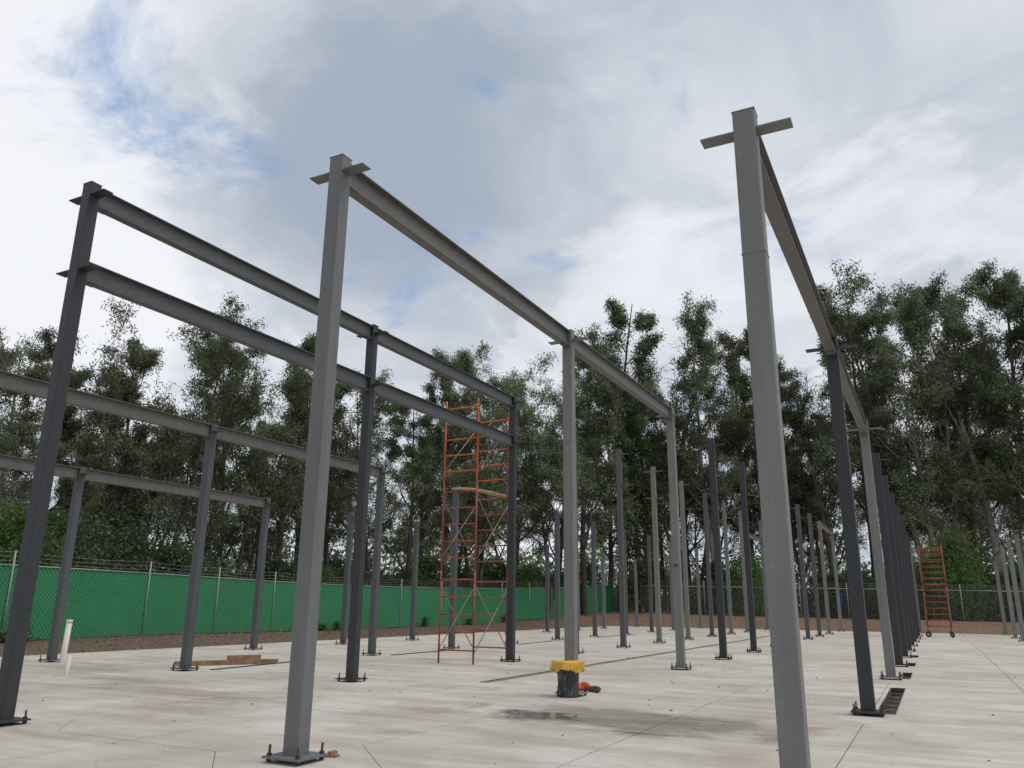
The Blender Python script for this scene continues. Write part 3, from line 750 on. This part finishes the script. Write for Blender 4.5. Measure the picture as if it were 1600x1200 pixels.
for k, (dx, dy, rz, l_, lab) in enumerate(((0, 0, 0.3, 0.13, 'flat wood offcut beside the nearest column base plate'), (-0.01, 0.03, 1.3, 0.09, 'small splintered wood chip on the offcut beside the nearest column base plate'))):
    o = MB().prism([(-l_/2, -0.03), (l_/2*0.8, -0.025), (l_/2, 0.03), (-l_/2*0.7, 0.02)], 0.0, 0.018 if k == 0 else 0.022).obj('wood_offcut', M['wood'])
    o.location = (p_.x+dx, p_.y+dy, 0.001 if k == 0 else 0.02); o.rotation_euler = (0, 0, rz); tag(o, lab, 'wood scrap')
# crumbs of stone and mortar over the near slab
rs = random.Random(5); mb = MB()
for k in range(330):
    x = rs.uniform(-14, 3); y = rs.uniform(3.5, 20); s_ = rs.choice((0.006, 0.008, 0.010, 0.014, 0.022))*rs.uniform(0.7, 1.2)
    b0 = len(mb.V); n = 5; a0 = rs.random()*6
    ringp = [(x+s_*rs.uniform(0.6, 1.2)*math.cos(a0+2*math.pi*i/n), y+s_*rs.uniform(0.6, 1.2)*math.sin(a0+2*math.pi*i/n)) for i in range(n)]
    mb.V += [(a, c, 0.0005) for a, c in ringp]+[(x, y, s_*rs.uniform(0.5, 0.9))]
    mb.F += [(b0+i, b0+(i+1) % n, b0+n) for i in range(n)]
tag(mb.obj('slab_debris', M['stone']), 'small crumbs of mortar and stone scattered on the slab', 'debris', kind='stuff')

# ------------------------------------------------------------------ vegetation
rng = np.random.default_rng(11)
def leaves(centers, n_per, spread, length, width, droop=0.5, rg=rng):
    C = np.repeat(np.asarray(centers), n_per, axis=0); n = len(C)
    C = C+np.clip(rg.normal(size=(n, 3)), -1.7, 1.7)*spread
    d = rg.normal(size=(n, 3)); d[:, 2] -= droop*1.2; d /= np.linalg.norm(d, axis=1, keepdims=True)
    r_ = rg.normal(size=(n, 3)); w = np.cross(d, r_); w /= np.linalg.norm(w, axis=1, keepdims=True)+1e-9
    ln = length*rg.uniform(0.6, 1.3, (n, 1)); wd = width*rg.uniform(0.7, 1.3, (n, 1))
    V_ = np.empty((n, 4, 3)); V_[:, 0] = C; V_[:, 1] = C+d*ln*0.45+w*wd; V_[:, 2] = C+d*ln; V_[:, 3] = C+d*ln*0.45-w*wd
    return V_.reshape(-1, 3)
def grow(seed, H=16.0, style='open'):
    rr = random.Random(seed); wood = MB(); tips = []
    def rv(s_): return Vector((rr.gauss(0, s_), rr.gauss(0, s_), rr.gauss(0, s_)))
    def br(p0, d, length, r0, lvl, r_end=0.25):
        nseg = {0: 9, 1: 6, 2: 4, 3: 2}[lvl]; pts = [p0]; dirs = [d.copy()]
        for k in range(nseg):
            d = (d+rv({0: 0.055, 1: 0.14, 2: 0.2, 3: 0.25}[lvl])+Vector((0, 0, {0: 0.03, 1: 0.10, 2: 0.05, 3: -0.10}[lvl]))).normalized()
            pts.append(pts[-1]+d*(length/nseg)); dirs.append(d.copy())
        rad = [max(0.009, r0*(1-(1-r_end)*k/nseg)) for k in range(nseg+1)]
        wood.tube(pts, rad, {0: 8, 1: 6, 2: 4, 3: 3}[lvl], False)
        def at_(t_):
            f_ = t_*nseg; k = min(int(f_), nseg-1); return pts[k].lerp(pts[k+1], f_-k), dirs[k], rad[k]
        if lvl == 3:
            q_ = rr.random(); tips.append((pts[-1], q_)); tips.append((pts[1], q_)); tips.append((pts[0].lerp(pts[1], 0.4), q_)); return
        cnt = {0: rr.randint(12, 16), 1: rr.randint(5, 7), 2: rr.randint(3, 5)}[lvl]
        for k in range(cnt):
            t_ = {0: 0.20+0.78*(k+rr.random())/cnt, 1: 0.28+0.72*(k+rr.random()*0.8)/cnt, 2: 0.35+0.65*(k+rr.random())/cnt}[lvl]
            p_, dd, r_ = at_(min(t_, 0.999))
            az = rr.uniform(0, 2*math.pi); perp = Vector((math.cos(az), math.sin(az), 0)); perp = (perp-dd*perp.dot(dd)).normalized()
            sp_ = R({0: rr.uniform(28, 62), 1: rr.uniform(25, 60), 2: rr.uniform(25, 70)}[lvl])
            nd = dd*math.cos(sp_)+perp*math.sin(sp_)
            if lvl == 0: ln = H*(0.09+0.17*(1-t_)+0.06*rr.random())*(1.25 if style == 'wide' else (0.7 if style == 'narrow' else 1.0))
            elif lvl == 1: ln = length*rr.uniform(0.28, 0.5)
            else: ln = length*rr.uniform(0.35, 0.6)
            br(p_, nd, ln, r_*{0: 0.5, 1: 0.55, 2: 0.5}[lvl], lvl+1)
    stems = {'open': 1, 'wide': 2, 'narrow': 1, 'multi': 3, 'bare': 1}[style]
    for s_ in range(stems):
        a = rr.uniform(0, 6.28); sp_ = 0 if stems == 1 else 0.16
        br(Vector((0.25*math.cos(a)*(stems > 1), 0.25*math.sin(a)*(stems > 1), -0.2)), Vector((sp_*math.cos(a), sp_*math.sin(a), 1)).normalized(), H*rr.uniform(0.88, 0.97)*(1 if s_ == 0 else rr.uniform(0.7, 0.95)), 0.21 if stems == 1 else 0.15, 0, 0.12)
    tm = wood.mesh('trunk', True)
    zmax = max(v[2] for v in wood.V)
    rg = np.random.default_rng(seed)
    P = np.array([tuple(t_[0]) for t_ in tips]); keep = np.array([t_[1] for t_ in tips])
    if style == 'bare': P = P[(keep < 0.22) & (P[:, 2] < 0.8*H)]
    else: P = P[keep < 0.78]
    npr = int(30000/len(P)) if style != 'bare' else 30
    npr = max(8, min(120, npr))
    LV = leaves(P, npr, np.array([0.17, 0.17, 0.15]), 0.185, 0.027, 0.55, rg)
    nl = len(LV)//4
    mi = np.repeat(rg.choice(3, len(P), p=[0.42, 0.36, 0.22]), npr); flip = rg.random(nl) < 0.2; mi[flip] = rg.integers(0, 3, flip.sum())
    cm = fast_mesh('crown', LV, 4, mi, LEAF)
    return tm, cm, zmax
KIND = {}
for key, seed, st in (('o1', 21, 'open'), ('o2', 33, 'open'), ('o3', 45, 'open'), ('w1', 52, 'wide'), ('w2', 64, 'wide'), ('n1', 71, 'narrow'), ('n2', 83, 'narrow'), ('m1', 95, 'multi'), ('m2', 106, 'multi'), ('b1', 118, 'bare')):
    KIND[key] = grow(seed, 16.0, st)
DESC = dict(o='open-crowned', w='broad spreading', n='slender narrow', m='several-stemmed', b='nearly leafless')
def tree(key, base, h, rz, label, group, pale=False, wide=1.0):
    tm, cm, zm = KIND[key]; s_ = h/zm
    t = thing('eucalyptus_tree', label, 'tree', base, rz, group); t.scale = (s_*wide, s_*wide, s_)
    if not tm.materials: tm.materials.append(M['bark'])
    o = link('trunk', tm, None, t); matched(o, M['bark_pale'] if pale else M['bark']); link('crown', cm, None, t); return t
front = [(-70, 505, 31, 'm1'), (45, 500, 35, 'o1'), (110, 570, 39, 'n2'), (165, 562, 38, 'o2'), (225, 540, 41, 'n1'), (300, 492, 42, 'w1'), (355, 520, 46, 'o3'), (402, 490, 44, 'm2'), (465, 512, 46, 'n2'), (530, 585, 48, 'o3'), (605, 545, 51, 'w2'),
         (650, 590, 54, 'o1'), (705, 552, 56, 'n1'), (752, 518, 58, 'm1'), (805, 560, 61, 'o2'), (852, 570, 64, 'w1'), (908, 530, 68, 'o3'), (958, 486, 72, 'n2'), (1000, 560, 74, 'o1'), (1032, 508, 74, 'b1'), (1062, 540, 78, 'm2'), (1095, 488, 76, 'o2'), (1150, 520, 77, 'n1'),
         (1200, 575, 78, 'o3'), (1240, 570, 75, 'm2'), (1268, 560, 72, 'b1'), (1322, 450, 75, 'o1'), (1362, 480, 80, 'n2'), (1410, 425, 77, 'm1'), (1455, 430, 82, 'o3'), (1492, 412, 75, 'o2'), (1550, 425, 76, 'n1'), (1590, 470, 73, 'w1'), (1680, 520, 70, 'm2')]
rt_ = random.Random(3)
ORD2 = ['first', 'second', 'third', 'fourth', 'fifth', 'sixth', 'seventh', 'eighth', 'ninth', 'tenth', 'eleventh', 'twelfth', 'thirteenth', 'fourteenth', 'fifteenth', 'sixteenth', 'seventeenth', 'eighteenth', 'nineteenth', 'twentieth', 'twenty-first', 'twenty-second']
nf = len(front)
for k, (x, y, D, key) in enumerate(front):
    p_ = AT(x, y, D); bz = gz(p_.x, p_.y)
    place = (f'{ORD2[k]} from the left end' if k < 15 else f'{ORD2[nf-1-k]} from the right end')
    tree(key, (p_.x, p_.y, bz), p_.z-bz, rt_.uniform(0, 6.28), f'{DESC[key[0]]} eucalyptus in the front rank behind the fences, {place}', 'trees in the front rank behind the fences', k in (1, 3, 12, 21, 28, 30, 32), 0.92)
keys = list(KIND)[:-1]
for k in range(24):                                        # ranks further back
    x = -120+k*77+rt_.uniform(-25, 25); D = (40+max(0, x)*0.030)+rt_.uniform(9, 26); y = rt_.uniform(590, 690)
    p_ = AT(x, y, D); bz = gz(p_.x, p_.y)
    if p_.y < 66 and p_.x > lerp_path(LF, p_.y)[0]-3: continue
    tree(rt_.choice(keys), (p_.x, p_.y, bz), max(9, p_.z-bz), rt_.uniform(0, 6.28), 'lower tree in the shaded back ranks of the wood', 'trees in the back ranks of the wood', rt_.random() < 0.2, 1.0)
# low trees and shrubs just behind the fences
def shrub_mesh(seed, bright):
    rg = np.random.default_rng(seed); n = 150; th = rg.uniform(0, 6.28, n); u = rg.random(n)**0.5; zc = rg.random(n)
    rad = u*(0.35+0.65*np.sin(np.pi*np.clip(zc*0.9+0.12, 0, 1)))*1.3
    P = np.stack([rad*np.cos(th), rad*np.sin(th), zc*2.6+0.15], 1)
    LV = leaves(P, 46, np.array([0.22, 0.22, 0.2]), 0.13, 0.03, 0.2, rg)
    mb = MB()
    for k in range(9):
        a = rg.uniform(0, 6.28); r_ = rg.uniform(0.3, 1.0); hz = rg.uniform(1.2, 2.5)
        mb.tube([(0.05*math.cos(a), 0.05*math.sin(a), -0.1), (r_*0.4*math.cos(a+0.2), r_*0.4*math.sin(a+0.2), hz*0.5), (r_*math.cos(a), r_*math.sin(a), hz)], [0.03, 0.02, 0.008], 5)
    mi = np.repeat(rg.choice(2, n, p=[0.75, 0.25]), 46)
    return fast_mesh('foliage', LV, 4, mi, [M['leaf_bright'], LEAF[1]] if bright else [M['leaf_bush'], LEAF[0]]), mb.mesh('stem', True)
SHR = {(b_, s_): shrub_mesh(200+s_+10*b_, b_) for b_ in (0, 1) for s_ in (0, 1)}
def shrub(pos, h, w, br_, label, group, rz=0, v=0):
    fo, stm = SHR[(br_, v)]
    t = thing('shrub', label, 'shrub', pos, rz, group); t.scale = (w/2.6, w/2.6, h/2.9)
    if not stm.materials: stm.materials.append(M['bark'])
    link('stem', stm, None, t); link('foliage', fo, None, t)
def behind(px, off):                                       # point behind the left or back fence in the direction of a photo column
    d = ray(px, 955)
    for s_ in range(10, 2000):
        p_ = Vector((0, 0, 0))+Vector((d.x, d.y, 0))*(s_*0.1)
        if p_.x < lerp_path(LF, p_.y)[0]-off or (p_.x > -23.5 and p_.y > lerp_path(BF, p_.x, 0)[1]+off): return p_
for px, h, w, lab in ((4, 4.2, 3.0, 'bright green shrub over the green fence at the left edge'), (500, 3.0, 2.5, 'bright green shrub over the fence between the near columns'), (665, 4.0, 4.2, 'bright green shrub over the fence left of the scaffold tower'), (722, 3.4, 3.2, 'bright green shrub over the fence behind the scaffold tower'),
                      (775, 4.2, 4.0, 'bright green shrub over the fence right of the scaffold tower'), (815, 3.7, 3.4, 'bright green shrub beyond the fence at the foot of the ridge row'), (1500, 6.4, 4.5, 'bright green shrub right of the wheeled scaffold'), (1465, 4.8, 3.2, 'bright green shrub directly behind the wheeled scaffold'), (1170, 5.0, 4, 'bright green shrub beyond the chain-link fence in the middle')):
    p_ = behind(px, 0.8+w/2); shrub((p_.x, p_.y, gz(p_.x, p_.y)), h, w, 1, lab, 'bright green shrubs behind the fences', rt_.uniform(0, 6), rt_.randint(0, 1))
for k in range(34):
    px = -40+k*51+rt_.uniform(-15, 15); p_ = behind(px, rt_.uniform(3.4, 7.5))
    if p_ is None: continue
    shrub((p_.x, p_.y, gz(p_.x, p_.y)), rt_.uniform(2.6, 4.6), rt_.uniform(3.2, 5.0), 0, 'dark leafy shrub in the undergrowth behind the fences', 'dark shrubs behind the fences', rt_.uniform(0, 6), rt_.randint(0, 1))
# undergrowth: uncountable mass
cs = []; r3 = np.random.default_rng(4)
for k in range(5200):
    px = r3.uniform(-150, 1750); off = 1.2+22*r3.random()**1.3
    d = ray(px, 955)
    # crossing with the fences solved along the ray once per coarse step
    cs.append((px, off))
cs.sort(); pc = []; last = None
for px, off in cs:
    if last is None or px-last[0] > 12: last = (px, behind(px, 0.9))
    if last[1] is None: continue
    d = Vector((last[1].x, last[1].y, 0)); d = d*(1+(off-0.9)/d.length)
    d.x += r3.normal()*0.4
    if d.y < 66 and d.x > lerp_path(LF, d.y)[0]-1.8: continue
    if d.x > -23 and d.y < lerp_path(BF, d.x, 0)[1]+1.8: continue
    hz = (1.2+3.4*r3.random()+1.2*math.sin(d.x*0.7)*math.sin(d.y*0.5))*r3.random()
    pc.append((d.x, d.y, gz(d.x, d.y)+max(0.05, hz)))
LV = leaves(np.array(pc), 26, np.array([0.5, 0.5, 0.4]), 0.17, 0.04, 0.3, r3)
tag(link('undergrowth', fast_mesh('undergrowth', LV, 4, r3.integers(0, 3, len(LV)//4), [M['leaf_bush'], LEAF[0], LEAF[0]])), 'tangled dark undergrowth filling the wood behind the fences', 'undergrowth', kind='stuff')
# distant wood that closes the view between the trunks
pc = []
for k in range(2600):
    px = r3.uniform(-500, 2100); D = r3.uniform(95, 140); d = ray(px, 955); p_ = d*D
    pc.append((p_.x, p_.y, 0.3+r3.random()*(8.5+2.5*math.sin(px*0.021)+1.8*math.sin(px*0.063))))
LV = leaves(np.array(pc), 24, np.array([1.0, 1.0, 0.8]), 0.75, 0.2, 0.3, r3)
tag(link('distant_wood', fast_mesh('distant_wood', LV, 4, r3.integers(0, 3, len(LV)//4), LEAF)), 'dark far-off wood seen between the trunks', 'wood', kind='stuff')
# vine-smothered trunk in the middle
p_ = AT(988, 640, 69); bz = gz(p_.x, p_.y)
t = thing('vine_covered_tree', 'dead trunk smothered in bright green climbing vine in mid-wood', 'tree', (p_.x, p_.y, bz))
hv = p_.z-bz
MB().tube([(0, 0, -0.2), (0.1, 0.05, hv*0.5), (0, 0.1, hv-0.3)], [0.22, 0.17, 0.08], 8).obj('trunk', M['bark'], t, True)
r4 = np.random.default_rng(9); n = 420; zc = r4.random(n)**0.75; th = r4.uniform(0, 6.28, n); ra = (0.4+1.15*np.sin(np.pi*np.clip(zc*0.75+0.22, 0, 1)))*np.sqrt(r4.random(n))*(1+0.3*np.sin(3*th))
P = np.stack([ra*np.cos(th), ra*np.sin(th), zc*hv*0.98+0.2], 1)
LV = leaves(P, 26, np.array([0.25, 0.25, 0.3]), 0.24, 0.07, 0.6, r4)
mi = np.repeat(((P[:, 2] > hv*0.80) & (r4.random(n) < 0.85)).astype(int), 26)
link('vine', fast_mesh('vine', LV, 4, mi, [M['leaf_bush'], M['leaf_bright']]), None, t)
# weeds along the fence foot, litter on the bare earth
wm = fast_mesh('weed_leaves', leaves(np.stack([r4.normal(size=60)*0.12, r4.normal(size=60)*0.12, r4.random(60)*0.6+0.03], 1), 7, np.array([0.05, 0.05, 0.06]), 0.14, 0.03, -0.3, r4), 4, None, [M['leaf_bush']])
for k, (px, nm) in enumerate(((505, 'left of the dark near column'), (528, 'behind the dark near column'), (664, 'left of the scaffold tower'), (734, 'behind the scaffold tower'), (788, 'right of the scaffold tower'), (40, 'at the left edge'), (20, 'nearest the left edge'))):
    d = ray(px, 955); 
    for s_ in range(10, 1200):
        q_ = Vector((d.x, d.y, 0))*(s_*0.1)
        if q_.x < lerp_path(LF, q_.y)[0]+0.45: break
    t = thing('weed', f'small weed tuft at the foot of the green fence {nm}', 'weed', (q_.x, q_.y, gz(q_.x, q_.y)-0.02), k, 'weeds along the green fence'); t.scale = (0.8, 0.8, 0.5+0.15*(k % 3))
    link('leaves', wm, None, t)
pc = []
for k in range(5200):
    if r4.random() < 0.6: y = r4.uniform(6, 63); fx = lerp_path(LF, y)[0]; x = fx+0.1+(SX0-fx-0.2)*r4.random()**1.3
    else: x = r4.uniform(-22, 16); fy = lerp_path(BF, x, 0)[1]; y = SY1+0.3+(fy-SY1)*r4.random()**0.6
    pc.append((x, y, 0.03+gz(round(x, 1), round(y, 1))))
LV = leaves(np.array(pc), 1, np.array([0.02, 0.02, 0.012]), 0.08, 0.022, 0.0, r4)
tag(link('leaf_litter', fast_mesh('leaf_litter', LV, 4, (r4.random(len(LV)//4) < 0.25).astype(int), [M['leaf_dry'], M['stone']])), 'dry leaf litter strewn over the bare earth', 'leaf litter', kind='stuff')
bpy.context.view_layer.update()
print('objects', len(bpy.data.objects))
